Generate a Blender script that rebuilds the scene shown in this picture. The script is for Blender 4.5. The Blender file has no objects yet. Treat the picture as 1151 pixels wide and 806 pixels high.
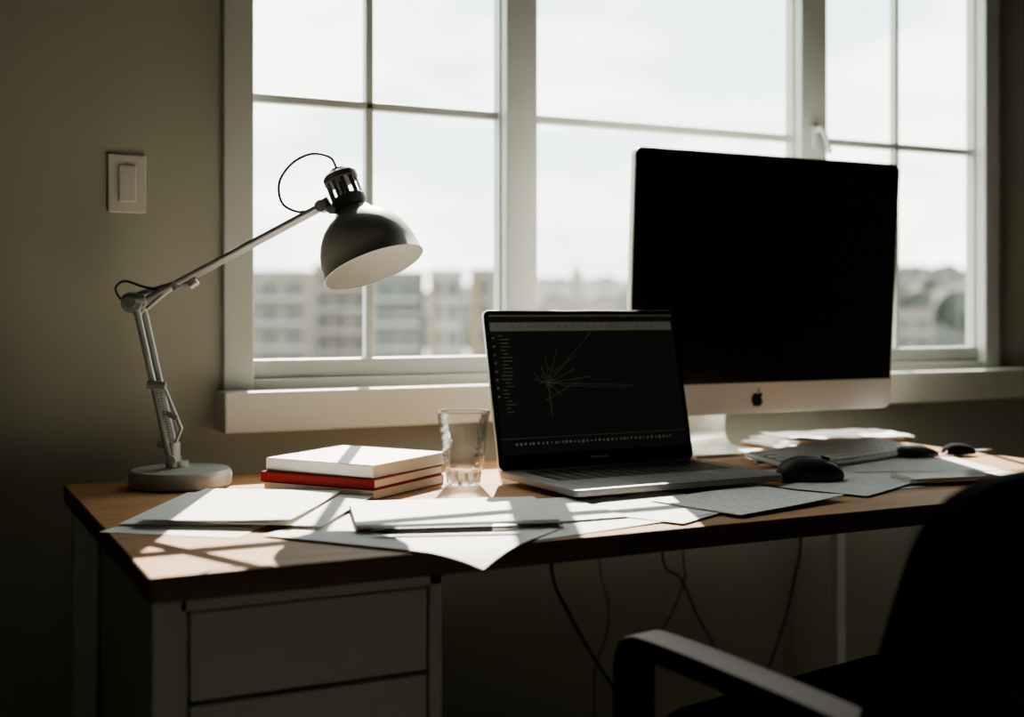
import bpy, bmesh, math, random
from mathutils import Vector, Matrix
random.seed(4)
SC=bpy.context.scene
COL=SC.collection
YAW=math.radians(26.3); S=math.sin(YAW); C=math.cos(YAW); F=1385.0; HZ=348.0; CAMZ=1.01
FW=Vector((S,C,0)); RT=Vector((C,-S,0)); UP=Vector((0,0,1))
def W(px,py,d):
    return Vector((0,0,CAMZ))+FW*d+RT*((px-575.5)/F*d)+UP*((HZ-py)/F*d)
def PY(px,py,y):
    u=(px-575.5)/F
    return W(px,py,y/(C-u*S))
# ---------------------------------------------------------------- materials
def mat(name,col,rough=.6,metal=0.0,var=.08,scale=30,bump=0.0,bscale=200,emit=None,es=0,spec=None,coat=0,sheen=0):
    m=bpy.data.materials.new(name); m.use_nodes=True; nt=m.node_tree; b=nt.nodes['Principled BSDF']
    b.inputs['Roughness'].default_value=rough; b.inputs['Metallic'].default_value=metal
    if spec is not None: b.inputs['Specular IOR Level'].default_value=spec
    if coat: b.inputs['Coat Weight'].default_value=coat
    if sheen: b.inputs['Sheen Weight'].default_value=sheen
    tc=nt.nodes.new('ShaderNodeTexCoord'); n=nt.nodes.new('ShaderNodeTexNoise'); n.inputs['Scale'].default_value=scale
    n.inputs['Detail'].default_value=4
    nt.links.new(tc.outputs['Object'],n.inputs['Vector'])
    r=nt.nodes.new('ShaderNodeMix'); r.data_type='RGBA'
    r.inputs['A'].default_value=(*[c*(1-var) for c in col],1); r.inputs['B'].default_value=(*[min(1,c*(1+var)) for c in col],1)
    nt.links.new(n.outputs['Fac'],r.inputs['Factor']); nt.links.new(r.outputs['Result'],b.inputs['Base Color'])
    if bump:
        n2=nt.nodes.new('ShaderNodeTexNoise'); n2.inputs['Scale'].default_value=bscale
        nt.links.new(tc.outputs['Object'],n2.inputs['Vector'])
        bp=nt.nodes.new('ShaderNodeBump'); bp.inputs['Strength'].default_value=bump; bp.inputs['Distance'].default_value=.002
        nt.links.new(n2.outputs['Fac'],bp.inputs['Height']); nt.links.new(bp.outputs['Normal'],b.inputs['Normal'])
    if emit:
        b.inputs['Emission Color'].default_value=(*emit,1); b.inputs['Emission Strength'].default_value=es
    return m
def wood(name,a,bb,rough=.45,spec=.5):
    m=mat(name,a,rough,spec=spec); nt=m.node_tree; b=nt.nodes['Principled BSDF']
    tc=nt.nodes.new('ShaderNodeTexCoord'); mp=nt.nodes.new('ShaderNodeMapping'); mp.inputs['Scale'].default_value=(2.0,28,28)
    n=nt.nodes.new('ShaderNodeTexNoise'); n.inputs['Scale'].default_value=2.2; n.inputs['Detail'].default_value=8; n.inputs['Distortion'].default_value=.6
    cr=nt.nodes.new('ShaderNodeValToRGB'); cr.color_ramp.elements[0].position=.3; cr.color_ramp.elements[1].position=.7
    cr.color_ramp.elements[0].color=(*a,1); cr.color_ramp.elements[1].color=(*bb,1)
    nt.links.new(tc.outputs['Object'],mp.inputs['Vector']); nt.links.new(mp.outputs['Vector'],n.inputs['Vector'])
    nt.links.new(n.outputs['Fac'],cr.inputs['Fac']); nt.links.new(cr.outputs['Color'],b.inputs['Base Color'])
    return m
def lined(name,base,ink,sc=90,direction='Y',thr=.86):
    m=mat(name,base,.8); nt=m.node_tree; b=nt.nodes['Principled BSDF']
    tc=nt.nodes.new('ShaderNodeTexCoord'); w=nt.nodes.new('ShaderNodeTexWave'); w.bands_direction=direction
    w.inputs['Scale'].default_value=sc; w.inputs['Distortion'].default_value=.0
    n=nt.nodes.new('ShaderNodeTexNoise'); n.inputs['Scale'].default_value=55
    cr=nt.nodes.new('ShaderNodeValToRGB'); cr.color_ramp.elements[0].position=thr-.05; cr.color_ramp.elements[1].position=thr
    c2=nt.nodes.new('ShaderNodeValToRGB'); c2.color_ramp.elements[0].position=.47; c2.color_ramp.elements[1].position=.5
    mu=nt.nodes.new('ShaderNodeMath'); mu.operation='MULTIPLY'
    mx=nt.nodes.new('ShaderNodeMix'); mx.data_type='RGBA'; mx.inputs['A'].default_value=(*base,1); mx.inputs['B'].default_value=(*ink,1)
    L=nt.links.new
    L(tc.outputs['Object'],w.inputs['Vector']); L(tc.outputs['Object'],n.inputs['Vector'])
    L(w.outputs['Fac'],cr.inputs['Fac']); L(n.outputs['Fac'],c2.inputs['Fac'])
    L(cr.outputs['Color'],mu.inputs[0]); L(c2.outputs['Color'],mu.inputs[1]); L(mu.outputs[0],mx.inputs['Factor'])
    L(mx.outputs['Result'],b.inputs['Base Color'])
    return m
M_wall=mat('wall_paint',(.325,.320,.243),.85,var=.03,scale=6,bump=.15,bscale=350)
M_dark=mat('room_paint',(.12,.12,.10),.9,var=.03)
M_dark2=mat('shading_wall_paint',(.045,.045,.037),.9,var=.03)  # near-black so the unseen left wall soaks up bounced light
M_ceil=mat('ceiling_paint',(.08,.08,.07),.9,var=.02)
M_floor=wood('floor_wood',(.30,.285,.235),(.39,.375,.315),.55)
M_frame=mat('window_paint',(.45,.465,.415),.45,var=.03)
M_sill=mat('sill_paint',(.54,.53,.45),.5,var=.03)
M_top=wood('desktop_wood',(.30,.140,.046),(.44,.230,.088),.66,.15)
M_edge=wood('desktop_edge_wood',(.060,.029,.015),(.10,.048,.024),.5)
M_cab=mat('cabinet_lacquer',(.41,.43,.38),.5,var=.03)
M_leg=mat('leg_paint',(.36,.375,.335),.5,var=.03)
M_legp=mat('pale_leg_paint',(.62,.63,.58),.5,var=.03)
M_alu=mat('aluminium',(.62,.61,.58),.35,.75,var=.02,scale=60)
M_deck=mat('deck_aluminium',(.22,.22,.21),.5,.35,var=.02,scale=60,spec=.3)
M_chin=mat('chin_aluminium',(.62,.66,.68),.42,.35,var=.02)
M_rim=mat('lit_rim_aluminium',(.85,.85,.82),.5,.1,var=.02)  # paler than the chin: the edge's lit look is put into the colour
M_black=mat('black_gloss',(.004,.004,.0045),.12,var=.05,spec=.35)
M_blackm=mat('black_matte',(.010,.010,.011),.55,var=.1)
M_logo=mat('logo_black',(.002,.002,.002),.4,var=.1,spec=.1)
M_screen=mat('screen_dark',(.005,.0055,.0055),.22,var=.05,emit=(.34,.38,.34),es=.009)
M_fabric=mat('chair_fabric',(.004,.004,.005),.95,var=.2,scale=300,bump=.2,bscale=900,spec=.06)
M_plastic=mat('chair_plastic',(.006,.006,.0065),.7,var=.1,spec=.008)
M_paper=mat('paper_white',(.80,.79,.75),.8,var=.02)
M_text=lined('paper_text',(.80,.79,.75),(.50,.50,.47))
M_plan=lined('paper_plan',(.80,.80,.76),(.50,.51,.50),25,'X',.93)
M_pad=mat('notebook_cover',(.76,.75,.70),.7,var=.03)
M_cream=mat('cream_cover',(.78,.76,.70),.6,var=.03)
M_red=mat('red_cover',(.19,.0035,.003),.6,var=.06,spec=.12)
M_pages=mat('page_block',(.68,.65,.57),.85,var=.10,scale=400)
M_lamp=mat('lamp_enamel',(.40,.405,.365),.48,.05,var=.04)
M_neck=mat('lamp_neck_enamel',(.13,.13,.12),.5,.05,var=.04)
M_lampi=mat('lamp_inner_enamel',(.62,.60,.54),.5,var=.02)
M_steel=mat('lamp_steel',(.33,.335,.31),.42,.5,var=.05)
M_base=mat('lamp_base_enamel',(.40,.40,.37),.38,.3,var=.05)
M_cable=mat('cable_rubber',(.008,.008,.008),.5)
M_cableg=mat('grey_cable_rubber',(.10,.095,.08),.6)
M_key=mat('key_plastic',(.006,.006,.007),.5)
M_kbb=mat('keyboard_body',(.34,.34,.31),.5,.1)
M_kbd=mat('keyboard_gap',(.26,.26,.24),.6)
M_kbw=mat('white_key_plastic',(.78,.77,.72),.55)
M_switch=mat('switch_plastic',(.50,.49,.42),.4,var=.02)
M_ui1=mat('interface_grey',(.09,.09,.07),.6,emit=(.72,.72,.54),es=.048)
M_ui2=mat('interface_line',(.07,.065,.03),.6,emit=(.85,.72,.30),es=.032)
M_ui3=mat('interface_icon',(.11,.11,.10),.6,emit=(.9,.85,.72),es=.055)
M_haze=[mat('facade_'+k,c,.9,var=.05,scale=1) for k,c in (('beige',(.165,.142,.110)),('grey',(.105,.11,.10)),('white',(.23,.225,.20)),('brown',(.12,.10,.085)))]
M_bwin=mat('facade_window',(.055,.057,.055),.6)
M_bwarm=mat('facade_panel',(.20,.135,.075),.8)
M_ground=mat('outdoor_ground',(.13,.14,.12),.95,var=.2,scale=.1)
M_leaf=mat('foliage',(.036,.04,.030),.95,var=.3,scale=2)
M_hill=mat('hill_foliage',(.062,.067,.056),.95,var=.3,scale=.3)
def glassmat(name,fac,tint=(1,1,1),rough=0.02,kind='gloss',ior=1.36):
    m=bpy.data.materials.new(name); m.use_nodes=True; nt=m.node_tree; nt.nodes.remove(nt.nodes['Principled BSDF'])
    o=nt.nodes['Material Output']; t=nt.nodes.new('ShaderNodeBsdfTransparent'); t.inputs['Color'].default_value=(*tint,1)
    g=nt.nodes.new('ShaderNodeBsdfGlass' if kind=='glass' else 'ShaderNodeBsdfGlossy'); g.inputs['Roughness'].default_value=rough
    if kind=='glass': g.inputs['IOR'].default_value=ior
    mx=nt.nodes.new('ShaderNodeMixShader'); mx.inputs[0].default_value=fac
    if kind=='fresnel':
        fr=nt.nodes.new('ShaderNodeLayerWeight'); fr.inputs['Blend'].default_value=.30
        tc=nt.nodes.new('ShaderNodeTexCoord'); nz=nt.nodes.new('ShaderNodeTexVoronoi'); nz.inputs['Scale'].default_value=140
        bp=nt.nodes.new('ShaderNodeBump'); bp.inputs['Strength'].default_value=.45; bp.inputs['Distance'].default_value=.002
        nt.links.new(tc.outputs['Object'],nz.inputs['Vector']); nt.links.new(nz.outputs['Distance'],bp.inputs['Height'])
        nt.links.new(bp.outputs['Normal'],g.inputs['Normal']); nt.links.new(bp.outputs['Normal'],fr.inputs['Normal'])
        mu=nt.nodes.new('ShaderNodeMath'); mu.operation='MULTIPLY'; mu.inputs[1].default_value=fac
        nt.links.new(fr.outputs['Fresnel'],mu.inputs[0]); nt.links.new(mu.outputs[0],mx.inputs[0])
    nt.links.new(t.outputs[0],mx.inputs[1]); nt.links.new(g.outputs[0],mx.inputs[2]); nt.links.new(mx.outputs[0],o.inputs[0])
    return m
M_pane=glassmat('window_glass',.03)
M_glass=glassmat('drinking_glass',.75,(.99,.99,.985),.10,'fresnel')
M_glassb=glassmat('glass_base',.80,(1,1,1),.0,'glass',1.45)
# ---------------------------------------------------------------- mesh helpers
WL={}
def add(name,bm,m,parent=None,M=None,smooth=False):
    if M is not None: bmesh.ops.transform(bm,matrix=M,verts=bm.verts)
    bmesh.ops.recalc_face_normals(bm,faces=bm.faces)
    xs=[v.co for v in bm.verts]
    lo=Vector([min(c[i] for c in xs) for i in range(3)]); hi=Vector([max(c[i] for c in xs) for i in range(3)])
    c=(lo+hi)/2; c.z=lo.z
    bmesh.ops.translate(bm,verts=bm.verts,vec=-c)
    me=bpy.data.meshes.new(name); 
    if smooth:
        for f in bm.faces: f.smooth=True
        for e in bm.edges:
            if len(e.link_faces)==2 and e.calc_face_angle(0)>math.radians(38): e.smooth=False
    bm.to_mesh(me); bm.free()
    ms=m if isinstance(m,(list,tuple)) else [m]
    for k in ms: me.materials.append(k)
    o=bpy.data.objects.new(name,me); COL.objects.link(o); WL[o]=c.copy()
    if parent is not None: o.parent=parent; o.location=c-WL[parent]
    else: o.location=c
    return o
def root(name,loc,label,cat,group=None):
    o=bpy.data.objects.new(name,None); COL.objects.link(o); o.empty_display_size=.05
    o.location=loc; WL[o]=Vector(loc); o['label']=label; o['category']=cat
    if group: o['group']=group
    return o
def lab(o,label,cat,group=None):
    o['label']=label; o['category']=cat
    if group: o['group']=group
    return o
def struct(o): o['kind']='structure'; return o
def bbox(x0,x1,y0,y1,z0,z1,bev=0,seg=2,bm=None,mi=0):
    b=bmesh.new(); bmesh.ops.create_cube(b,size=1)
    for v in b.verts:
        v.co=Vector((x0+(v.co.x+.5)*(x1-x0),y0+(v.co.y+.5)*(y1-y0),z0+(v.co.z+.5)*(z1-z0)))
    if bev: bmesh.ops.bevel(b,geom=b.edges[:],offset=bev,segments=seg,affect='EDGES',profile=.5)
    for f in b.faces: f.material_index=mi
    if bm is None: return b
    return join(bm,b)
def join(bm,b):
    me=bpy.data.meshes.new('t'); b.to_mesh(me); b.free(); bm.from_mesh(me); bpy.data.meshes.remove(me); return bm
def rrect(w,d,r,n=6):
    pts=[]
    for cx,cy,a0 in ((w/2-r,d/2-r,0),(-w/2+r,d/2-r,90),(-w/2+r,-d/2+r,180),(w/2-r,-d/2+r,270)):
        for i in range(n+1):
            a=math.radians(a0+90*i/n); pts.append((cx+r*math.cos(a),cy+r*math.sin(a)))
    return pts
def prism(pts,z0,z1,bev=0,seg=2,bm=None):
    b=bmesh.new(); vs=[b.verts.new((x,y,z0)) for x,y in pts]; f=b.faces.new(vs)
    r=bmesh.ops.extrude_face_region(b,geom=[f]); nv=[g for g in r['geom'] if isinstance(g,bmesh.types.BMVert)]
    for v in nv: v.co.z=z1
    if bev:
        es=[e for e in b.edges if abs(e.verts[0].co.z-e.verts[1].co.z)<1e-9]
        bmesh.ops.bevel(b,geom=es,offset=bev,segments=seg,affect='EDGES',profile=.5)
    if bm is None: return b
    return join(bm,b)
def smoothpath(pts,n=8):
    P=[Vector(p) for p in pts]; out=[]
    Q=[P[0]*2-P[1]]+P+[P[-1]*2-P[-2]]
    for i in range(1,len(Q)-2):
        a,b,c,d=Q[i-1],Q[i],Q[i+1],Q[i+2]
        for k in range(n):
            t=k/n; out.append(.5*((2*b)+(c-a)*t+(2*a-5*b+4*c-d)*t*t+(3*b-a-3*c+d)*t**3))
    out.append(P[-1]); return out
def tube(pts,r,n=10,sm=0,bm=None):
    P=smoothpath(pts,sm) if sm else [Vector(p) for p in pts]
    b=bmesh.new(); t=(P[1]-P[0]).normalized(); a=t.orthogonal().normalized(); rings=[]
    for i,p in enumerate(P):
        t2=((P[min(i+1,len(P)-1)]-P[max(i-1,0)])).normalized()
        a=(a-t2*a.dot(t2)).normalized(); bb=t2.cross(a)
        rr=r[i] if isinstance(r,list) else r
        rings.append([b.verts.new(p+(a*math.cos(2*math.pi*k/n)+bb*math.sin(2*math.pi*k/n))*rr) for k in range(n)])
    for i in range(len(rings)-1):
        for k in range(n): b.faces.new((rings[i][k],rings[i][(k+1)%n],rings[i+1][(k+1)%n],rings[i+1][k]))
    b.faces.new(rings[0][::-1]); b.faces.new(rings[-1])
    if bm is None: return b
    return join(bm,b)
def lathe(prof,n=48,closed=False,fn=None):
    b=bmesh.new(); rings=[]
    for j,(r,z) in enumerate(prof):
        if r<1e-6: rings.append([b.verts.new((0,0,z))])
        else: rings.append([b.verts.new(((r*(fn(j,2*math.pi*k/n) if fn else 1))*math.cos(2*math.pi*k/n),(r*(fn(j,2*math.pi*k/n) if fn else 1))*math.sin(2*math.pi*k/n),z)) for k in range(n)])
    for i in range(len(rings)-1):
        A,B=rings[i],rings[i+1]
        for k in range(n):
            if len(A)==1 and len(B)==1: continue
            if len(A)==1: b.faces.new((A[0],B[k],B[(k+1)%n]))
            elif len(B)==1: b.faces.new((A[k],A[(k+1)%n],B[0]))
            else: b.faces.new((A[k],A[(k+1)%n],B[(k+1)%n],B[k]))
    return b
def frame_M(o,zaxis,xhint=Vector((1,0,0))):
    z=Vector(zaxis).normalized(); x=(xhint-z*xhint.dot(z)).normalized(); y=z.cross(x)
    return Matrix(((x.x,y.x,z.x,o[0]),(x.y,y.y,z.y,o[1]),(x.z,y.z,z.z,o[2]),(0,0,0,1)))
def TR(x,y,z,ang=0): return Matrix.Translation((x,y,z))@Matrix.Rotation(math.radians(ang),4,'Z')
def ribbon(path,th,wid,bev=0,sm=6):
    P=smoothpath([(0,a,b) for a,b in path],sm) if sm else [Vector((0,a,b)) for a,b in path]
    up=[];dn=[]
    for i,p in enumerate(P):
        t=(P[min(i+1,len(P)-1)]-P[max(i-1,0)]).normalized(); n=Vector((0,-t.z,t.y))
        up.append(p+n*th/2); dn.append(p-n*th/2)
    b=bmesh.new(); L=[]
    for x in (-wid/2,wid/2):
        L.append(([b.verts.new((x,p.y,p.z)) for p in up],[b.verts.new((x,p.y,p.z)) for p in dn]))
    n=len(P)
    for i in range(n-1):
        b.faces.new((L[0][0][i],L[1][0][i],L[1][0][i+1],L[0][0][i+1]))
        b.faces.new((L[0][1][i],L[0][1][i+1],L[1][1][i+1],L[1][1][i]))
        for s in (0,1): b.faces.new((L[s][0][i],L[s][0][i+1],L[s][1][i+1],L[s][1][i]))
    for i in (0,n-1): b.faces.new((L[0][0][i],L[0][1][i],L[1][1][i],L[1][0][i]))
    bmesh.ops.recalc_face_normals(b,faces=b.faces)
    if bev:
        es=[e for e in b.edges if len(e.link_faces)==2 and e.calc_face_angle(0)>1.0]
        bmesh.ops.bevel(b,geom=es,offset=bev,segments=2,affect='EDGES',profile=.5)
    return b
# ---------------------------------------------------------------- room
WY=2.10; WB=2.138; XL=-.26
OX0,OX1,OZ0,OZ1=.486,2.305,CAMZ-.14,1.92
b=bbox(XL,OX0,WY,WB,0,2.7); bbox(OX1,3.3,WY,WB,0,2.7,bm=b); bbox(OX0,OX1,WY,WB,0,OZ0,bm=b); bbox(OX0,OX1,WY,WB,OZ1,2.7,bm=b)
struct(add('wall_back',b,M_wall))
struct(add('wall_left',bbox(XL-.1,XL,-2.6,WB,0,2.7),M_dark2))  # unseen wall, set close and dark to deepen shade on wall_back's left
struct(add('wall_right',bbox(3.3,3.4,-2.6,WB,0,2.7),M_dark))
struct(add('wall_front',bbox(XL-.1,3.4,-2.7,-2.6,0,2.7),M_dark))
struct(add('floor',bbox(XL-.1,3.4,-2.7,WB,-.1,0),M_floor))
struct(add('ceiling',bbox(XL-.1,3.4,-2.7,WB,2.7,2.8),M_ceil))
struct(add('baseboard_back',bbox(XL,3.3,WY-.015,WY,0,.09,.003),M_frame))
b=bbox(OX0,.5375,2.082,WB,OZ0,OZ1,.003); bbox(2.258,OX1,2.082,WB,OZ0,OZ1,.003,bm=b)
bbox(.5375,2.258,2.084,WB,OZ0,.890,.002,bm=b); bbox(.5375,2.258,2.084,WB,1.885,OZ1,.002,bm=b)
bbox(1.021,1.087,2.088,WB,.890,1.885,.003,bm=b); bbox(1.723,1.793,2.088,WB,.890,1.885,.003,bm=b)
struct(add('trim_1',b,M_frame))
struct(add('trim_2',bbox(.476,3.3,2.032,WY,CAMZ-.206,OZ0+.003,.004),M_sill))
def window(n,x0,x1,mun,mw=.008):
    z0,z1=.890,1.885; s=.004
    b=bbox(x0,x0+s,2.112,WB,z0,z1,.001); bbox(x1-s,x1,2.112,WB,z0,z1,.001,bm=b)
    bbox(x0,x1,2.106,WB,z0,z0+.033,.003,bm=b); bbox(x0,x1,2.112,WB,z1-.03,z1,.003,bm=b)
    bbox(x0,x1,2.118,WB,1.372,1.387,.002,bm=b)
    if mun: bbox(mun-mw,mun+mw,2.118,WB,z0,z1,.002,bm=b)
    w=struct(add('window_%d'%n,b,M_frame)); 
    add('glass_pane',bbox(x0+.003,x1-.003,2.128,2.131,z0+.02,z1-.02),M_pane,w)
    return w
w1=window(1,.5375,1.021,.759,.0075); w2=window(2,1.087,1.723,None); w3=window(3,1.793,2.258,2.022,.006)
hb=bbox(1.747,1.763,2.078,2.088,1.355,1.405,.003); tube([(1.755,2.080,1.395),(1.755,2.064,1.396),(1.762,2.061,1.385),(1.778,2.061,1.345)],.0055,sm=5,bm=hb)
add('window_handle',hb,M_frame,w3,smooth=True)
lx=.330; lz=1.217
r=root('light_switch',(lx,WY-.004,lz-.05),'cream plastic rocker light switch mounted on the wall','light switch')
add('cover_plate',bbox(lx-.030,lx+.030,WY-.006,WY,lz-.048,lz+.048,.002),M_switch,r)
add('rocker',bbox(lx-.014,lx+.014,WY-.010,WY-.004,lz-.030,lz+.030,.002),M_switch,r)
# ---------------------------------------------------------------- desk
DZ=.74; DX0,DX1,DY0,DY1=.222,1.82,1.27,2.01
r=root('desk',((DX0+DX1)/2,(DY0+DY1)/2,0),'wooden desk with oak top, dark edge and pale legs','desk')
b=bbox(DX0,DX1,DY0,DY1,DZ-.027,DZ,.0015,1)
b.normal_update()
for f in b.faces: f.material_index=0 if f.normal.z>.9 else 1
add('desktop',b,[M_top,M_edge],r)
for (x,y,w,mm) in ((.229,1.295,.030,M_leg),(.229,1.945,.034,M_legp),(1.775,1.29,.025,M_legp),(1.705,1.955,.022,M_legp)):
    add('leg',bbox(x,x+w,y,y+w,0,DZ-.027,.002),mm,r)
add('rail',bbox(.232+.038,1.705,1.96,1.975,.67,DZ-.027,.002),M_leg,r)
r=root('drawer_cabinet',(.41,1.6,0),'white lacquered drawer cabinet standing under the desk','cabinet')
b=bbox(.2605,.2700,1.322,1.90,.03,.7128,.001,1); bbox(.547,.563,1.322,1.90,.03,.7128,.001,1,bm=b)
bbox(.2605,.563,1.322,1.90,.690,.7129,.001,1,bm=b); bbox(.2605,.563,1.322,1.90,.03,.05,.001,1,bm=b); bbox(.2605,.563,1.885,1.90,.03,.712,bm=b)
add('body',b,M_cab,r)
z=.688
for i in range(6):
    d=add('drawer',bbox(.2735,.5440,1.3235,1.86,z-.095,z,.0012,1),M_cab,r); z-=.1
add('base',bbox(.28,.54,1.35,1.88,0,.03),M_leg,r)
# ---------------------------------------------------------------- books
def book(z0,z1,w,h,cx,cy,ang,cov,label,t=.0022):
    r=root('book',(cx,cy,z0),label,'book','books stacked on the desk'); M=TR(cx,cy,z0,ang); H=z1-z0
    b=bbox(-w/2,w/2,-h/2,h/2,0,t,.0006,1); bbox(-w/2,w/2,-h/2,h/2,H-t,H,.0006,1,bm=b)
    bbox(-w/2,w/2,-h/2,-h/2+t,0,H,.0006,1,bm=b)
    add('cover',b,cov,r,M)
    add('pages',bbox(-w/2+.0015,w/2-.0015,-h/2+t,h/2-.0015,t,H-t),M_pages,r,M)
BA=-54
book(DZ+.0005,DZ+.0150,.198,.192,.615,1.782,BA+180,M_red,'hardcover book with red cover and cream pages at the stack bottom',.0013)
book(DZ+.0155,DZ+.0300,.200,.194,.613,1.783,BA+1,M_red,'red hardcover book in the middle of the stack')
book(DZ+.0305,DZ+.0490,.194,.192,.620,1.787,BA-1,M_cream,'cream white hardcover book on top of the stack')
# ---------------------------------------------------------------- drinking glass
prof=[(0,0),(.022,0),(.0255,.003),(.0280,.02),(.0320,.045),(.0365,.075),(.0415,.111),(.0412,.1135),(.0396,.1132),(.0390,.111),(.0343,.075),(.0298,.045),(.0255,.026),(.021,.021),(0,.019)]
def fac(j,a): return 1+(.065*abs(math.cos(5*a))-.040 if j in (2,3,4) else 0)
b=lathe(prof,80,fn=fac)
for f in b.faces:
    zc=f.calc_center_median().z; f.material_index=1 if (zc<.034 or zc>.1105) else 0
lab(add('drinking_glass',b,[M_glass,M_glassb],None,TR(.775,1.737,DZ+.0008),True),'empty clear faceted glass tumbler beside the books','glass')
# ---------------------------------------------------------------- papers
def sheet(cx,cy,ang,w,h,z,m=M_paper,label='white loose paper sheet lying on the desk',lift=0,lc=(1,1),group='loose papers on the desk',name='paper_sheet',wav=.0006,crump=0):
    b=bmesh.new(); nx,ny=24,24; M=TR(cx,cy,0,ang)
    lay=[]
    for t in (0,.0005):
        g=[]
        for j in range(ny+1):
            row=[]
            for i in range(nx+1):
                u=i/nx;v=j/ny; p=M@Vector(((u-.5)*w,(v-.5)*h,0))
                zz=z+t+wav*(1+math.sin(p.x*23+p.y*11))*.5+crump*(1+math.sin(p.x*61+p.y*37)*math.cos(p.y*83-p.x*20))*.5
                q=max(0,(u if lc[0]>0 else 1-u)-.45)*max(0,(v if lc[1]>0 else 1-v)-.45); zz+=lift*(q/.3)**1.5
                if p.y<DY0: zz-=2.9*(DY0-p.y)**2
                row.append(b.verts.new((p.x,p.y,zz)))
            g.append(row)
        lay.append(g)
    for j in range(ny):
        for i in range(nx):
            for g in lay: b.faces.new((g[j][i],g[j][i+1],g[j+1][i+1],g[j+1][i]))
    A,B=lay
    for i in range(nx):
        for j in (0,ny): b.faces.new((A[j][i],A[j][i+1],B[j][i+1],B[j][i]))
    for j in range(ny):
        for i in (0,nx): b.faces.new((A[j][i],A[j+1][i],B[j+1][i],B[j][i]))
    return lab(add(name,b,m,None,None,True),label,'paper',group)
z0=DZ+.0003
sheet(.362,1.602,52,.255,.180,z0)
sheet(.388,1.655,60,.262,.190,z0+.0030,lift=.003,lc=(-1,-1))
sheet(.445,1.600,55,.250,.195,z0+.0068,lift=.003,lc=(-1,1))
sheet(.408,1.628,58,.262,.200,z0+.0108,lift=.003,lc=(-1,-1))
sheet(.555,1.385,37,.21,.297,z0+.0018,label='white paper sheet hanging over the desk edge')
sheet(.56,1.49,20,.18,.13,z0+.0002)
sheet(.790,1.400,10,.285,.20,z0+.0004,lift=.003,lc=(1,-1))
sheet(.70,1.45,-3,.28,.18,z0+.0034)
sheet(.93,1.41,28,.22,.17,z0+.0022,M_text,'printed paper sheet lying in front of the laptop',lift=.002,lc=(1,-1))
sheet(1.060,1.400,14,.230,.16,z0+.0044,M_plan,'paper sheet with drawn plan in front of the laptop',lift=.004,lc=(1,-1))
sheet(1.45,1.54,4,.38,.27,z0,M_plan,'large sheet with drawn plan beside the mouse',wav=.0003)
sheet(1.56,1.61,-20,.25,.18,z0+.0012,M_plan,'paper sheet with drawn plan on the desk',wav=.0003)
sheet(1.30,1.46,24,.20,.14,z0+.0024,M_text,'printed paper sheet on the desk',wav=.0003,lift=.003,lc=(1,-1))
zz=z0
for i in range(6):
    t=.0030
    lab(add('paper_bundle',prism(rrect(.27+random.uniform(-.03,.02),.13,.002,2),0,t*.9),M_paper,None,TR(1.645+random.uniform(-.022,.022),1.930+random.uniform(-.006,.006),zz,random.uniform(-6,6))),'bundle of white papers in a pile below the monitor','paper','piled papers below the monitor'); zz+=t
pg='piled papers below the monitor'
sheet(1.670,1.918,-8,.27,.15,zz+.0005,lift=.006,lc=(-1,-1),group=pg,label='loose creased white sheet on top of the paper pile',crump=.0035)
# notepad
NX,NY=.632,1.455
r=root('notepad',(NX,NY,z0+.006),'closed white notepad lying on loose papers','notepad')
M=TR(NX,NY,z0+.0068,-16)
add('pages',prism(rrect(.246,.180,.003),0,.0045),M_pages,r,M)
add('cover',prism(rrect(.252,.186,.005),.0045,.0056),M_pad,r,M)
add('back_board',prism(rrect(.254,.188,.005),-.0012,0),M_blackm,r,M)
p0=Vector((.492,1.372,z0+.0085)); p1=Vector((.660,1.318,z0+.0085)); a=(p1-p0)
r=root('pen',(p0+p1)/2-Vector((0,0,.004)),'black ballpoint pen lying along the notepad','pen')
add('barrel',tube([p0,p0+a*.02,p0+a*.1,p0+a*.8,p0+a*.82],[.0008,.0015,.0042,.0045,.004],14),M_blackm,r,smooth=True)
add('cap',tube([p0+a*.82,p0+a*.84,p0+a*.98,p1],[.0042,.0048,.0046,.003],14),M_alu,r,smooth=True)
# ---------------------------------------------------------------- laptop
LX,LY,LZ=1.017,1.612,DZ+.0094
r=root('laptop',(LX,LY,LZ-.002),'open thin silver laptop showing a dark drawing program','laptop')
M=TR(LX,LY,LZ,1.5)
w,d=.370,.238
add('base',prism(rrect(w,d,.012),0,.010,.002),M_deck,r,M,True)
kb=prism(rrect(.330,.120,.004),.0100,.0103); 
for row in range(6):
    nk=14; hh=.0150 if row<5 else .010
    for k in range(nk):
        if row==0 and 4<=k<=8: continue
        x=-.1600+k*.0230; y=-.0560+row*.0190
        bbox(x,x+.0185,y,y+hh-.0006,.0103,.0110,.0003,1,bm=kb,mi=1)
bbox(-.1600+4*.0230,-.1600+9*.0230-.0045,-.0560,-.0415,.0103,.0110,.0003,1,bm=kb,mi=1)
add('keyboard',kb,[M_kbb,M_key],r,M@Matrix.Translation((0,.031,0)))
add('trackpad',prism(rrect(.13,.066,.004),.0100,.0104),M_deck,r,M@Matrix.Translation((0,-.076,0)))
add('foot_pad',prism(rrect(.30,.18,.01),-.003,0),M_blackm,r,M)
LH=.257
ML=M@Matrix.Translation((0,d/2-.004,.009))@Matrix.Rotation(math.radians(-13),4,'X')
RX=Matrix.Rotation(math.radians(90),4,'X')
lid=add('lid',prism(rrect(w,LH,.010),-.0055,0,.001),M_alu,r,ML@Matrix.Translation((0,0,LH/2))@RX,True)
add('bezel',prism(rrect(w-.002,LH-.002,.009),0,.0008),M_black,lid,ML@Matrix.Translation((0,0,LH/2))@RX)
SW,SH=w-.018,LH-.032
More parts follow.
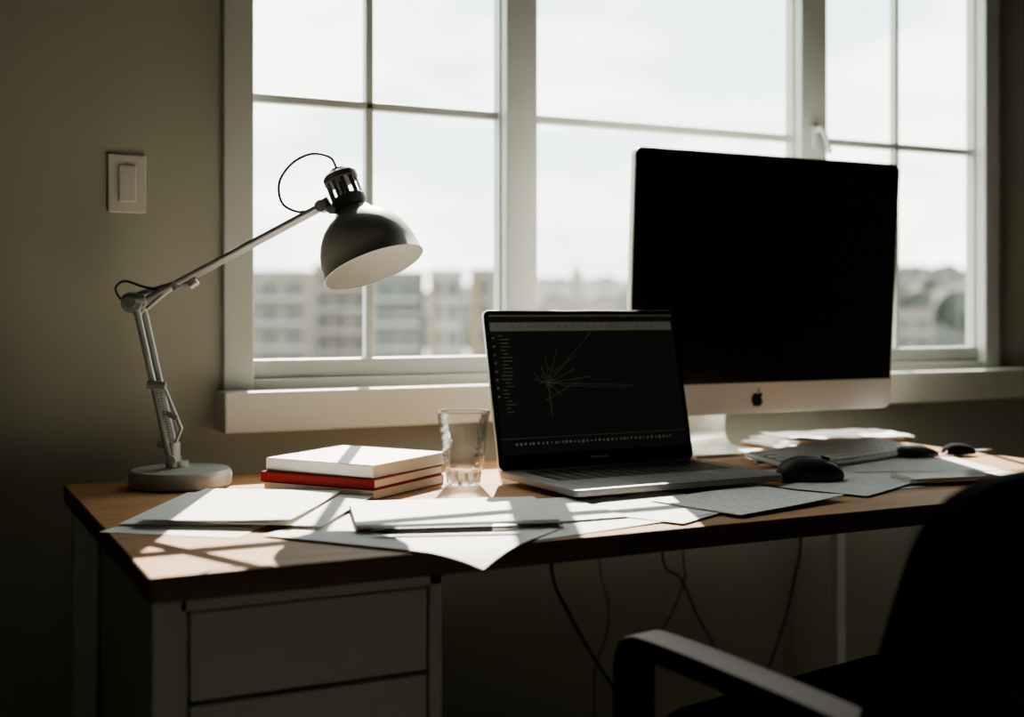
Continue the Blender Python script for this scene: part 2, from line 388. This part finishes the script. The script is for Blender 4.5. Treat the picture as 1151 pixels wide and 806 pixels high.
MS=ML@Matrix.Translation((0,0,.024+SH/2))@RX
scr=bbox(-SW/2,SW/2,-SH/2,SH/2,.0008,.0010)
def q(x0,x1,y0,y1,mi,z=.0012):
    bbox(-SW/2+x0*SW,-SW/2+x1*SW,SH/2-y1*SH,SH/2-y0*SH,.0009,z,bm=scr,mi=mi)
q(0,1,0,.012,2); q(.0,.99,.055,.118,1); 
for i in range(22): q(.03+i*.04,.03+i*.04+random.uniform(.005,.018),.075,.097,2,.0013)
for i in range(22):
    x=.035+random.choice((0,.010,.016)); q(x,x+random.uniform(.02,.06),.15+i*.026,.155+i*.026,2)
for i in range(8): q(.006,.016,.16+i*.06,.175+i*.06,2)
def ln(x0,y0,x1,y1,wd=.0006,mi=2):
    a=Vector((-SW/2+x0*SW,SH/2-y0*SH,0)); c=Vector((-SW/2+x1*SW,SH/2-y1*SH,0)); n=(c-a).normalized(); n=Vector((-n.y,n.x,0))*wd/2
    vs=[scr.verts.new(p+Vector((0,0,.00125))) for p in (a-n,c-n,c+n,a+n)]; f=scr.faces.new(vs); f.material_index=mi
cx,cy=.27,.50
for (x,y) in ((.53,.13),(.34,.24),(.27,.72),(.42,.40),(.74,.535),(.50,.46),(.34,.60),(.24,.38),(.20,.47)): ln(cx,cy,x,y)
ln(.33,.52,.70,.55,.0005); ln(.30,.42,.44,.30,.0005); ln(.25,.62,.45,.48,.0005); ln(.27,.3,.275,.75,.0004)
for i in range(16): x=cx+random.gauss(0,.02); y=cy+random.gauss(0,.03); ln(x,y,x+random.gauss(0,.02),y+random.gauss(0,.03),.0006)
q(.0,1.0,.885,.888,2)
x=.07
while x<.90:
    wd_=random.uniform(.006,.012); q(x,x+wd_,.917+random.uniform(0,.004),.932+random.uniform(0,.005),random.choice((1,1,2,3)),.0014); x+=wd_+random.uniform(.008,.016)
add('screen',scr,[M_screen,M_ui1,M_ui2,M_ui3],lid,MS)
add('hinge',tube([M@Vector((-.14,d/2-.004,.0105)),M@Vector((.14,d/2-.004,.0105))],.0055,12),M_blackm,r,smooth=True)
cu=bpy.data.curves.new('t','FONT'); cu.body='MacBook Pro'; cu.size=.0065; cu.align_x='CENTER'; cu.extrude=.0001
to=bpy.data.objects.new('t',cu); COL.objects.link(to); dg=bpy.context.evaluated_depsgraph_get(); me=bpy.data.meshes.new_from_object(to.evaluated_get(dg))
b=bmesh.new(); b.from_mesh(me); bpy.data.objects.remove(to); add('lettering',b,M_ui2,lid,ML@Matrix.Translation((0,-.0012,.012))@RX)
# ---------------------------------------------------------------- monitor (all in one)
MW,MH=.620,.486; MX,MYY=1.471,1.888
MB=Matrix.Translation((MX,MYY,DZ+.074))@Matrix.Rotation(math.radians(3.4),4,'X')
r=root('desktop_monitor',(1.40,1.93,DZ),'large all-in-one desktop computer with black glass and aluminium chin','monitor')
MM=MB@Matrix.Translation((0,0,MH/2))@RX
b=bmesh.new(); rings=[]
for (sc,zb) in ((1,.0014),(1,-.010),(.985,-.013),(.90,-.020),(.75,-.028),(.55,-.040),(.33,-.048),(.12,-.051)):
    pts=rrect(MW*sc,MH*sc,.016*sc+.03*(1-sc)*1.2,6); rings.append([b.verts.new((x,y,zb)) for x,y in pts])
n=len(rings[0])
for i in range(len(rings)-1):
    for k in range(n): b.faces.new((rings[i][k],rings[i][(k+1)%n],rings[i+1][(k+1)%n],rings[i+1][k]))
b.faces.new(rings[0]); b.faces.new(rings[-1][::-1])
add('casing',b,M_rim,r,MM,True)
CH=.058
yb=-MH/2+CH
GI=.0030
top=[p for p in rrect(MW-2*GI,MH-.002,.014,6) if p[1]>0]; top=[(MW/2-GI,yb)]+top+[(-MW/2+GI,yb)]
bot=[p for p in rrect(MW-.001,MH-.001,.016,6) if p[1]<0]; bot=[(-MW/2+.0005,yb)]+bot+[(MW/2-.0005,yb)]
add('screen',prism(top,0,.0022,.0004,1),M_black,r,MM)
ch=add('chin',prism(bot,0,.0018,.0003,1),M_chin,r,MM)
body=[(0,.62),(.12,.66),(.28,.70),(.42,.66),(.52,.56),(.44,.48),(.39,.36),(.40,.22),(.47,.11),(.57,.05),(.50,-.12),(.40,-.28),(.27,-.40),(.14,-.40),(0,-.35),(-.14,-.40),(-.27,-.40),(-.42,-.26),(-.54,-.04),(-.58,.2),(-.54,.42),(-.42,.60),(-.28,.69),(-.12,.66)]
leaf=[(0,.74),(.12,.78),(.22,.9),(.24,1.06),(.10,1.0),(.01,.88)]
s=.0240
b=prism([(x*s,(y-.28)*s) for x,y in body],.0018,.0024); prism([(x*s,(y-.28)*s) for x,y in leaf],.0018,.0024,bm=b)
add('logo',b,M_logo,ch,MM@Matrix.Translation((-.022,-MH/2+CH/2,0)))
st=ribbon([(1.935,1.03),(1.960,.95),(1.985,.85),(1.992,.785),(1.985,.756),(1.962,.7445),(1.92,.7435),(1.85,.7435)],.006,.165,.001)
add('stand',st,M_alu,r,Matrix.Translation((1.368,0,0)),True)
# ---------------------------------------------------------------- keyboard / mouse
KM=TR(1.495,1.715,DZ+.0035,16)@Matrix.Translation((0,-.055,0))@Matrix.Rotation(math.radians(8),4,'X')@Matrix.Translation((0,.055,0))
r=root('computer_keyboard',(1.495,1.715,DZ+.003),'slim light grey computer keyboard below the monitor','keyboard')
b=prism(rrect(.40,.112,.008),0,.007,.002)
add('body',b,M_kbw,r,KM,True)
kb=prism(rrect(.392,.105,.004),.007,.0073)
for row in range(6):
    for k in range(17):
        x=-.192+k*.0227; y=-.050+row*.0172
        bbox(x,x+.0190,y,y+.0135,.0073,.0100,.0008,1,bm=kb,mi=1)
add('keys',kb,[M_kbd,M_kbw],r,KM)
add('foot',bbox(-.18,.18,.040,.050,-.012,.001,.001),M_kbb,r,KM)
def blob(name,L,Wd,H,M,m,parent=None,p=2.4):
    b=bmesh.new(); bmesh.ops.create_uvsphere(b,u_segments=40,v_segments=20,radius=1)
    for v in b.verts:
        x,y,zc=v.co; k=(abs(x)**p+abs(y)**p)**(1/p) if (abs(x)+abs(y))>1e-6 else 1; rr=math.hypot(x,y); 
        f=rr/k if k>1e-6 else 1
        zc=max(zc,-.22); v.co=Vector((x*f*L/2,y*f*Wd/2,(zc+.22)/1.22*H*(1-.15*x)))
    return add(name,b,m,parent,M,True)
r=root('computer_mouse',(1.272,1.528,DZ+.004),'black wireless computer mouse beside the laptop','mouse')
MMo=TR(1.274,1.524,DZ+.0045,-22)
blob('shell',.106,.062,.036,MMo,M_blackm,r)
b=tube([(.018,0,.0335),(.030,0,.0300)],.004,12); add('scroll_wheel',b,M_black,r,MMo,True)
r=root('glasses_case',(1.64,1.70,DZ+.003),'small black oval case lying on the papers','glasses case')
GC=TR(1.655,1.685,DZ+.0035,-22)
blob('shell',.078,.045,.020,GC,M_blackm,r,p=3)
add('zip_rim',tube([GC@Vector((.0395*math.cos(t),.0228*math.sin(t),.0065)) for t in [i*math.pi/12 for i in range(25)]],.0009,6),M_black,r)
KF=TR(1.745,1.672,DZ+.0040,-8)
r=root('car_key',(1.745,1.672,DZ+.002),'black car key with fob lying on the desk','key')
blob('key_fob',.066,.036,.020,KF,M_fabric,r,p=3)
add('key_blade',bbox(.028,.075,-.004,.004,.004,.006,.0005,1),M_alu,r,KF)
add('key_ring',tube([KF@Vector((-.042+.013*math.cos(t),.013*math.sin(t),.003+.004*math.cos(t))) for t in [i*math.pi/12 for i in range(25)]],.0012,6),M_alu,r)
r=root('phone',(1.43,1.417,DZ+.004),'dark smartphone lying face up on papers','phone')
PM=TR(1.46,1.430,DZ+.0045,-14)
add('casing',prism(rrect(.148,.072,.009),0,.0075,.0015),M_alu,r,PM,True); add('screen',prism(rrect(.144,.068,.008),.0075,.0079),M_black,r,PM)
# ---------------------------------------------------------------- desk lamp
BX,BY=.382,1.920
r=root('desk_lamp',(BX,BY,DZ),'grey articulated desk lamp with domed metal shade','lamp')
base=add('base',lathe([(0,0),(.074,0),(.077,.003),(.077,.019),(.073,.0255),(.03,.0275),(.012,.029),(.012,.038),(0,.038)],64),M_base,r,TR(BX,BY,DZ+.0003),True)
P=lambda px,py,d=1.90: W(px,py,d)
f0=Vector((BX-.010,BY,DZ+.037))
def rods(name,a,b_,off,rad,m,par):
    bm=tube([a+off,b_+off],rad,12); tube([a-off,b_-off],rad,12,bm=bm); return add(name,bm,m,par,smooth=True)
fo=FW*.010+RT*.0025
el=P(151,340,1.90); 
arm=rods('lower_arm',f0,P(157,345,1.90),fo,.0052,M_steel,r)
bm=tube([f0+Vector((-.002,0,-.01)),f0+Vector((-.001,0,.03))],.011,14); tube([f0-FW*.018+UP*.004,f0+FW*.018+UP*.004],.007,12,bm=bm); tube([P(178,498,1.89),P(197,503,1.89)],.006,12,bm=bm)
add('swivel_joint',bm,M_steel,r,smooth=True)
def spring(a,b_,R,turns,rad):
    a=Vector(a);b_=Vector(b_);t=(b_-a).normalized();x=t.orthogonal().normalized();y=t.cross(x); N=turns*8
    return tube([a+(b_-a)*(i/N)+(x*math.cos(2*math.pi*i/8)+y*math.sin(2*math.pi*i/8))*R for i in range(N+1)],rad,5)
add('spring',spring(P(178,436,1.880),P(192,500,1.880),.0038,22,.0010),M_steel,arm,smooth=True)
add('tension_rod',tube([P(174,432,1.885),P(184,434,1.885),P(204,482,1.885),P(192,510,1.885)],.0028,8),M_steel,arm,smooth=True)
add('spring',spring(P(184,440,1.905),P(199,488,1.905),.0034,18,.0010),M_steel,arm,smooth=True)
bm=tube([P(166,432,1.880),P(186,434,1.880)],.0065,10); tube([P(181,462,1.883),P(199,470,1.883)],.004,10,bm=bm); add('spring_bracket',bm,M_neck,arm,smooth=True)
bm=tube([P(140,338,1.885),P(164,336,1.885)],.0075,12); tube([el-FW*.018,el+FW*.018],.016,18,bm=bm)
tube([P(150,332),P(162,345)],.011,12,bm=bm); tube([P(150,345),P(160,352)],.009,12,bm=bm)
add('elbow_joint',bm,M_steel,r,smooth=True)
add('elbow_knob',tube([el-FW*.026,el-FW*.016],.009,16),M_neck,r,smooth=True)
h=P(362,232,1.81)
ua=rods('upper_arm',P(160,340,1.895),h,FW*.006-UP*.0012,.0046,M_steel,r)
bm=tube([P(152,331,1.895),P(192,320,1.885),P(222,319,1.875)],.0036,8); tube([P(165,347,1.885),P(196,321,1.88)],.0034,8,bm=bm); tube([P(196,316,1.875),P(200,325,1.875)],.0075,10,bm=bm); tube([P(214,322,1.872),P(222,316,1.872)],.005,10,bm=bm)
add('linkage',bm,M_steel,ua,smooth=True)
add('elbow_cable',tube([P(178,326,1.885),P(160,322,1.885),P(140,316,1.885),P(130,324,1.885),P(136,336,1.885),P(148,340,1.89)],.0020,8,6),M_cable,r,smooth=True)
DH=1.80
ax=(RT*.36-UP*.90-FW*.22).normalized()
rimc=W(420,300,DH)
Rr=.0755; Ld=.096
neck=rimc-ax*Ld
out=[(.0,-.001),(.020,0),(.026,.003),(.030,.010),(.043,.018),(.054,.029),(.063,.043),(.069,.058),(.0728,.074),(Rr,Ld)]
inn=[(Rr-.0015,Ld),(.0713,.074),(.0675,.058),(.0615,.043),(.0525,.029),(.042,.0195),(.028,.012),(0,.010)]
bm=lathe(out+[(Rr+.001,Ld+.001),(Rr,Ld+.0018),(Rr-.0015,Ld+.001)]+inn,72)
MD=frame_M(neck,ax)
def outr(z):
    for i in range(len(out)-1):
        if out[i][1]<=z<=out[i+1][1]: t=(z-out[i][1])/(out[i+1][1]-out[i][1]+1e-9); return out[i][0]+(out[i+1][0]-out[i][0])*t
    return Rr
for f in bm.faces:
    c=f.calc_center_median(); rr=math.hypot(c.x,c.y); f.material_index=0
    if c.z>.0095 and c.z<Ld and rr<outr(c.z)-.0009: f.material_index=1
sh=add('lamp_shade',bm,[M_lamp,M_lampi],r,MD,True)
blb=lathe([(0,.060),(.012,.058),(.020,.050),(.022,.042),(.018,.030),(.012,.020),(.012,.008)],32)
add('light_bulb',blb,mat('bulb_glass',(.8,.78,.72),.3),r,MD,True)
sk=lathe([(0,-.066),(.010,-.066),(.012,-.064),(.013,-.060),(.022,-.058),(.0258,-.054),(.0258,-.046),(.0240,-.044),(0,-.044)],40)
join(sk,lathe([(0,-.018),(.0240,-.018),(.0258,-.016),(.0258,-.006),(.022,.0),(0,.001)],40))
join(sk,lathe([(0,-.045),(.006,-.045),(.006,-.017),(0,-.017)],16))
skt=add('lamp_socket',sk,M_neck,r,MD,True)
bm=None
for i in range(11):
    a=2*math.pi*(i+.35)/11; c=Vector((.0232*math.cos(a),.0232*math.sin(a),0))
    bb=bbox(-.0011,.0011,-.0028,.0028,-.0455,-.0165); bmesh.ops.transform(bb,matrix=Matrix.Translation(c)@Matrix.Rotation(a,4,'Z'),verts=bb.verts)
    bm=bb if bm is None else join(bm,bb)
add('vent_ribs',bm,M_neck,skt,MD)
bm=tube([h,W(376,236,1.80),neck-ax*.006],.0065,12); tube([h-FW*.014,h+FW*.014],.009,14,bm=bm); tube([W(356,234,1.81),W(370,226,1.81)],.008,12,bm=bm)
add('head_joint',bm,M_steel,r,smooth=True)
tp=neck-ax*.065
add('power_cable',tube([tp,W(371,177,1.80),W(350,173,1.80),W(328,184,1.80),W(314,205,1.80),W(317,228,1.805),W(334,238,1.81),W(352,236,1.81)],.0020,8,6),M_cable,r,smooth=True)
add('knob',tube([W(372,236,1.785),W(372,236,1.80)],.006,14),M_steel,r,smooth=True)
# ---------------------------------------------------------------- cables below desk
def cable(pts,y,rad,m,label):
    P_=[PY(a,b_,y) for a,b_ in pts]
    P_=[p for p in P_ if p.z>.06]
    if P_[0].z<.712: P_=[Vector((P_[0].x,P_[0].y,.712))]+P_
    l=P_[-1]; P_.append(Vector((l.x+.01,l.y-.01,.03))); P_.append(Vector((l.x+.03,l.y-.03,rad*1.05)));P_.append(Vector((l.x+.10,l.y-.05,rad*1.05)))
    return lab(add('cable',tube(P_,rad,8,6),m,None,None,True),label,'cable','cables hanging behind the desk')
cable([(620,640),(640,690),(665,735),(690,775),(705,806),(725,860),(735,885)],2.04,.0036,M_cable,'thick black cable hanging below the desk')
cable([(745,628),(765,650),(785,695),(803,728),(815,780),(820,870)],2.05,.0024,M_cable,'thin black cable hanging below the desk')
cable([(900,612),(893,650),(884,690),(868,740),(850,790),(835,850)],2.05,.0030,M_cable,'black cable hanging below the desk')
cable([(674,634),(684,680),(681,715),(668,760),(672,830),(690,870)],2.06,.0018,M_cableg,'grey cable hanging below the desk')
cable([(768,626),(770,650),(755,690),(740,715),(720,760),(700,870)],2.065,.0022,M_cableg,'grey cable hanging below the desk')
# ---------------------------------------------------------------- office chair
CX,CY,CA=1.025,1.137,11
r=root('office_chair',(CX,CY,0),'broad black office chair with armrests in front of the desk','chair')
CM=TR(CX,CY,0,CA)
add('seat',prism(rrect(.50,.42,.07,8),.435,.530,.028,4),M_fabric,r,CM@Matrix.Translation((.03,-.05,0)),True)
b=bmesh.new()
def bmap(x,zc,t):
    return Vector((x-.022,-.212-.30*(zc+.2)+.35*x*x+t,.664+zc))
nx,nz=24,22; lay=[]
for t in (-.022,.022):
    g=[]
    for j in range(nz+1):
        v=-1+2*j/nz; row=[]
        for i in range(nx+1):
            u=-1+2*i/nx
            x=u*.287*(1-.10*abs(v)**10)*(1-.04*(v+1)/2); zc=v*.202*(1-.10*abs(u)**8)
            if v>0: zc-=.03*v*max(0,u)
            e=1-.55*max(abs(u),abs(v))**8
            row.append(b.verts.new(CM@bmap(x,zc,t*e)))
        g.append(row)
    lay.append(g)
for j in range(nz):
    for i in range(nx):
        for g in lay: b.faces.new((g[j][i],g[j][i+1],g[j+1][i+1],g[j+1][i]))
A,B=lay
for i in range(nx):
    for j in (0,nz): b.faces.new((A[j][i],A[j][i+1],B[j][i+1],B[j][i]))
for j in range(nz):
    for i in (0,nx): b.faces.new((A[j][i],A[j+1][i],B[j+1][i],B[j][i]))
add('backrest',b,M_fabric,r,None,True)
for sx in (-.300,.300):
    rb=ribbon([(-.262,.622),(-.20,.633),(-.05,.645),(.030,.649),(.056,.647),(.068,.636),(.071,.610),(.069,.53),(.055,.46),(.02,.44)],.024,.044,.004)
    add('armrest',rb,M_plastic,r,CM@Matrix.Translation((sx,0,0)),True)
bm=bbox(-.03,.03,-.285,-.265,.42,.60,.004); bbox(-.03,.03,-.28,-.05,.415,.432,.004,bm=bm); add('back_support',bm,M_plastic,r,CM)
bm=bbox(-.30,.30,-.01,.05,.420,.434,.004); add('seat_plate',bm,M_plastic,r,CM)
add('gas_lift',tube([(0,0,.10),(0,0,.26),(0,0,.2601),(0,0,.425)],[.027,.027,.016,.016],20),M_plastic,r,CM,True)
for i in range(5):
    a=i*2*math.pi/5+.3; e=Vector((math.cos(a)*.27,math.sin(a)*.27,.075))
    leg=add('leg',tube([Vector((0,0,.11)),e],[.024,.015],10),M_plastic,r,CM,True)
    t=Vector((-math.sin(a),math.cos(a),0)); cc=Vector((e.x,e.y,.027))
    add('caster',tube([cc-t*.02,cc+t*.02],.027,20),M_blackm,leg,CM,True)
# ---------------------------------------------------------------- outside
GZ=-14
lab(add('ground',bbox(-400,700,12,900,GZ-1,GZ),M_ground),'hazy open ground between distant buildings','ground')
def building(px0,px1,pytop,dist,m,ncol,nrow,label,panel=False):
    wd=(px1-px0)/F*dist; c=W((px0+px1)/2,HZ,dist); top=CAMZ+(HZ-pytop)/F*dist
    Mx=Matrix.Translation((c.x,c.y,0))@Matrix.Rotation(-YAW,4,'Z')
    r=root('apartment_building',(c.x,c.y,GZ),label,'building','distant apartment buildings')
    add('body',bbox(-wd/2,wd/2,0,8,GZ,top),m,r,Mx)
    add('roof_parapet',bbox(-wd/2-.1,wd/2+.1,-.1,8.1,top,top+.5),m,r,Mx)
    cw=wd/ncol; first=None
    for j in range(nrow):
        for i in range(ncol):
            x=-wd/2+cw*(i+.5); z=top-2.5-j*3.0
            if first is None: first=add('window',bbox(x-cw*.36,x+cw*.36,-.12,.02,z-.3,z+1.6),M_bwin,r,Mx); fx,fz=x,z
            else:
                o=first.copy(); COL.objects.link(o); dv=Mx.to_3x3()@Vector((x-fx,0,z-fz)); o.location=first.location+dv; o.parent=r
    if panel:
        for i in range(ncol):
            if i%2==0:
                x=-wd/2+cw*i+cw*.5
                add('facade_panel',bbox(x-cw*.45,x-cw*.10,-.3,0,GZ,top-.4),M_bwarm,r,Mx)
    else:
        for j in range(nrow):
            z=top-2.9-j*3.0; add('balcony',bbox(-wd/2,wd/2,-.8,0,z-.35,z+.1),M_haze[2],r,Mx)
building(262,344,308,150,M_haze[0],3,4,'beige apartment block with balconies across the open ground')
building(352,416,300,172,M_haze[0],3,5,'tall beige apartment block with balconies across the open ground')
building(420,472,309,150,M_haze[1],2,4,'narrow grey apartment block across the open ground')
building(482,518,307,150,M_haze[2],2,4,'white apartment block with tan panels across the open ground',True)
building(528,602,306,152,M_haze[0],3,4,'beige apartment block with tan panels across the open ground',True)
building(610,690,342,180,M_haze[3],3,3,'low brown apartment block across the open ground')
building(1004,1048,352,190,M_haze[0],2,2,'low beige apartment block below the tree line')
c=W(648,HZ,300); tt=CAMZ+(HZ-308)/F*300
r=root('church_tower',(c.x,c.y,GZ),'small distant stone church tower with pointed roof','tower')
add('shaft',bbox(c.x-1.1,c.x+1.1,c.y-1.1,c.y+1.1,GZ,tt,.1),M_haze[3],r)
sp=lathe([(0,0),(1.4,0),(0,3.2)],8); add('spire',sp,M_haze[3],r,Matrix.Translation((c.x,c.y,tt)))
def tree(px,pytop,dist,hgt):
    c=W(px,HZ,dist); top=CAMZ+(HZ-pytop)/F*dist; R=hgt*.42
    r=root('tree',(c.x,c.y,GZ),'leafy green tree standing among distant buildings','tree','distant trees')
    add('trunk',tube([(c.x,c.y,GZ),(c.x,c.y,top-R)],.4,8),M_edge,r)
    b=bmesh.new(); bmesh.ops.create_icosphere(b,subdivisions=3,radius=1)
    for v in b.verts:
        n=1+.22*math.sin(v.co.x*5+px)+.18*math.cos(v.co.y*6+v.co.z*5+px)
        v.co=Vector((v.co.x*R*1.3*n,v.co.y*R*1.2*n,v.co.z*R*n))
    zt=max(v.co.z for v in b.verts)
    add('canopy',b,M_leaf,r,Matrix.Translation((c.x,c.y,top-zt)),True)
for a in ((632,328,215,9),(690,326,240,10),(1012,316,225,10),(1046,308,262,11),(1080,318,235,10),(1112,304,280,10)):
    tree(*a)
def hill(px,pytop,dist,rx):
    c=W(px,HZ,dist); top=CAMZ+(HZ-pytop)/F*dist-GZ
    b=bmesh.new(); bmesh.ops.create_uvsphere(b,u_segments=96,v_segments=48,radius=1)
    for v in b.verts:
        n=1+.06*math.sin(v.co.x*17)*math.cos(v.co.y*13)+.05*math.sin(v.co.x*41+v.co.y*30)+.03*math.sin(v.co.x*83)
        v.co=Vector((v.co.x*rx,v.co.y*rx*.4,max(0,v.co.z)*top*n))
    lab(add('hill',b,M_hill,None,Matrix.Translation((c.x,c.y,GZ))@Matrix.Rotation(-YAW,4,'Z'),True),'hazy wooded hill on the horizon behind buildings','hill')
hill(1040,304,420,75); hill(650,316,520,120)
# ---------------------------------------------------------------- light
SE=math.radians(38.5)
sd=Vector((-.40,-.90,0)).normalized()*math.cos(SE)+Vector((0,0,-math.sin(SE)))
L=bpy.data.lights.new('sun','SUN'); L.energy=32; L.angle=math.radians(.5); L.color=(1,.92,.78)
o=bpy.data.objects.new('sun',L); COL.objects.link(o); o.rotation_euler=sd.to_track_quat('-Z','Y').to_euler(); o.location=(3,6,5)
pl=bpy.data.lights.new('window_portal','AREA'); pl.shape='RECTANGLE'; pl.size=1.95; pl.size_y=1.1; pl.cycles.is_portal=True
o=bpy.data.objects.new('window_portal',pl); COL.objects.link(o); o.location=((OX0+OX1)/2,2.16,(OZ0+OZ1)/2); o.rotation_euler=(math.radians(-90),0,0)
w=bpy.data.worlds.new('sky'); SC.world=w; w.use_nodes=True; nt=w.node_tree; bg=nt.nodes['Background']
tc=nt.nodes.new('ShaderNodeTexCoord'); mp=nt.nodes.new('ShaderNodeMapping'); mp.inputs['Scale'].default_value=(1,1,3.0)
n=nt.nodes.new('ShaderNodeTexNoise'); n.inputs['Scale'].default_value=4.5; n.inputs['Detail'].default_value=7
cr=nt.nodes.new('ShaderNodeValToRGB'); cr.color_ramp.elements[0].position=.42; cr.color_ramp.elements[1].position=.60
cr.color_ramp.elements[0].color=(.54,.65,.66,1); cr.color_ramp.elements[1].color=(1,1,.90,1)
nt.links.new(tc.outputs['Generated'],mp.inputs['Vector']); nt.links.new(mp.outputs['Vector'],n.inputs['Vector']); nt.links.new(n.outputs['Fac'],cr.inputs['Fac'])
nt.links.new(cr.outputs['Color'],bg.inputs['Color']); bg.inputs['Strength'].default_value=8.0
# ---------------------------------------------------------------- camera
cd=bpy.data.cameras.new('camera'); cam=bpy.data.objects.new('camera',cd); COL.objects.link(cam); SC.camera=cam
cam.location=(0,0,CAMZ); cam.rotation_euler=(math.radians(90),0,-YAW)
cd.sensor_width=36; cd.lens=F/1151*36; cd.shift_y=-(403-HZ)/1151; cd.clip_start=.02; cd.clip_end=2000
cd.dof.use_dof=True; cd.dof.focus_distance=1.75; cd.dof.aperture_fstop=2.5
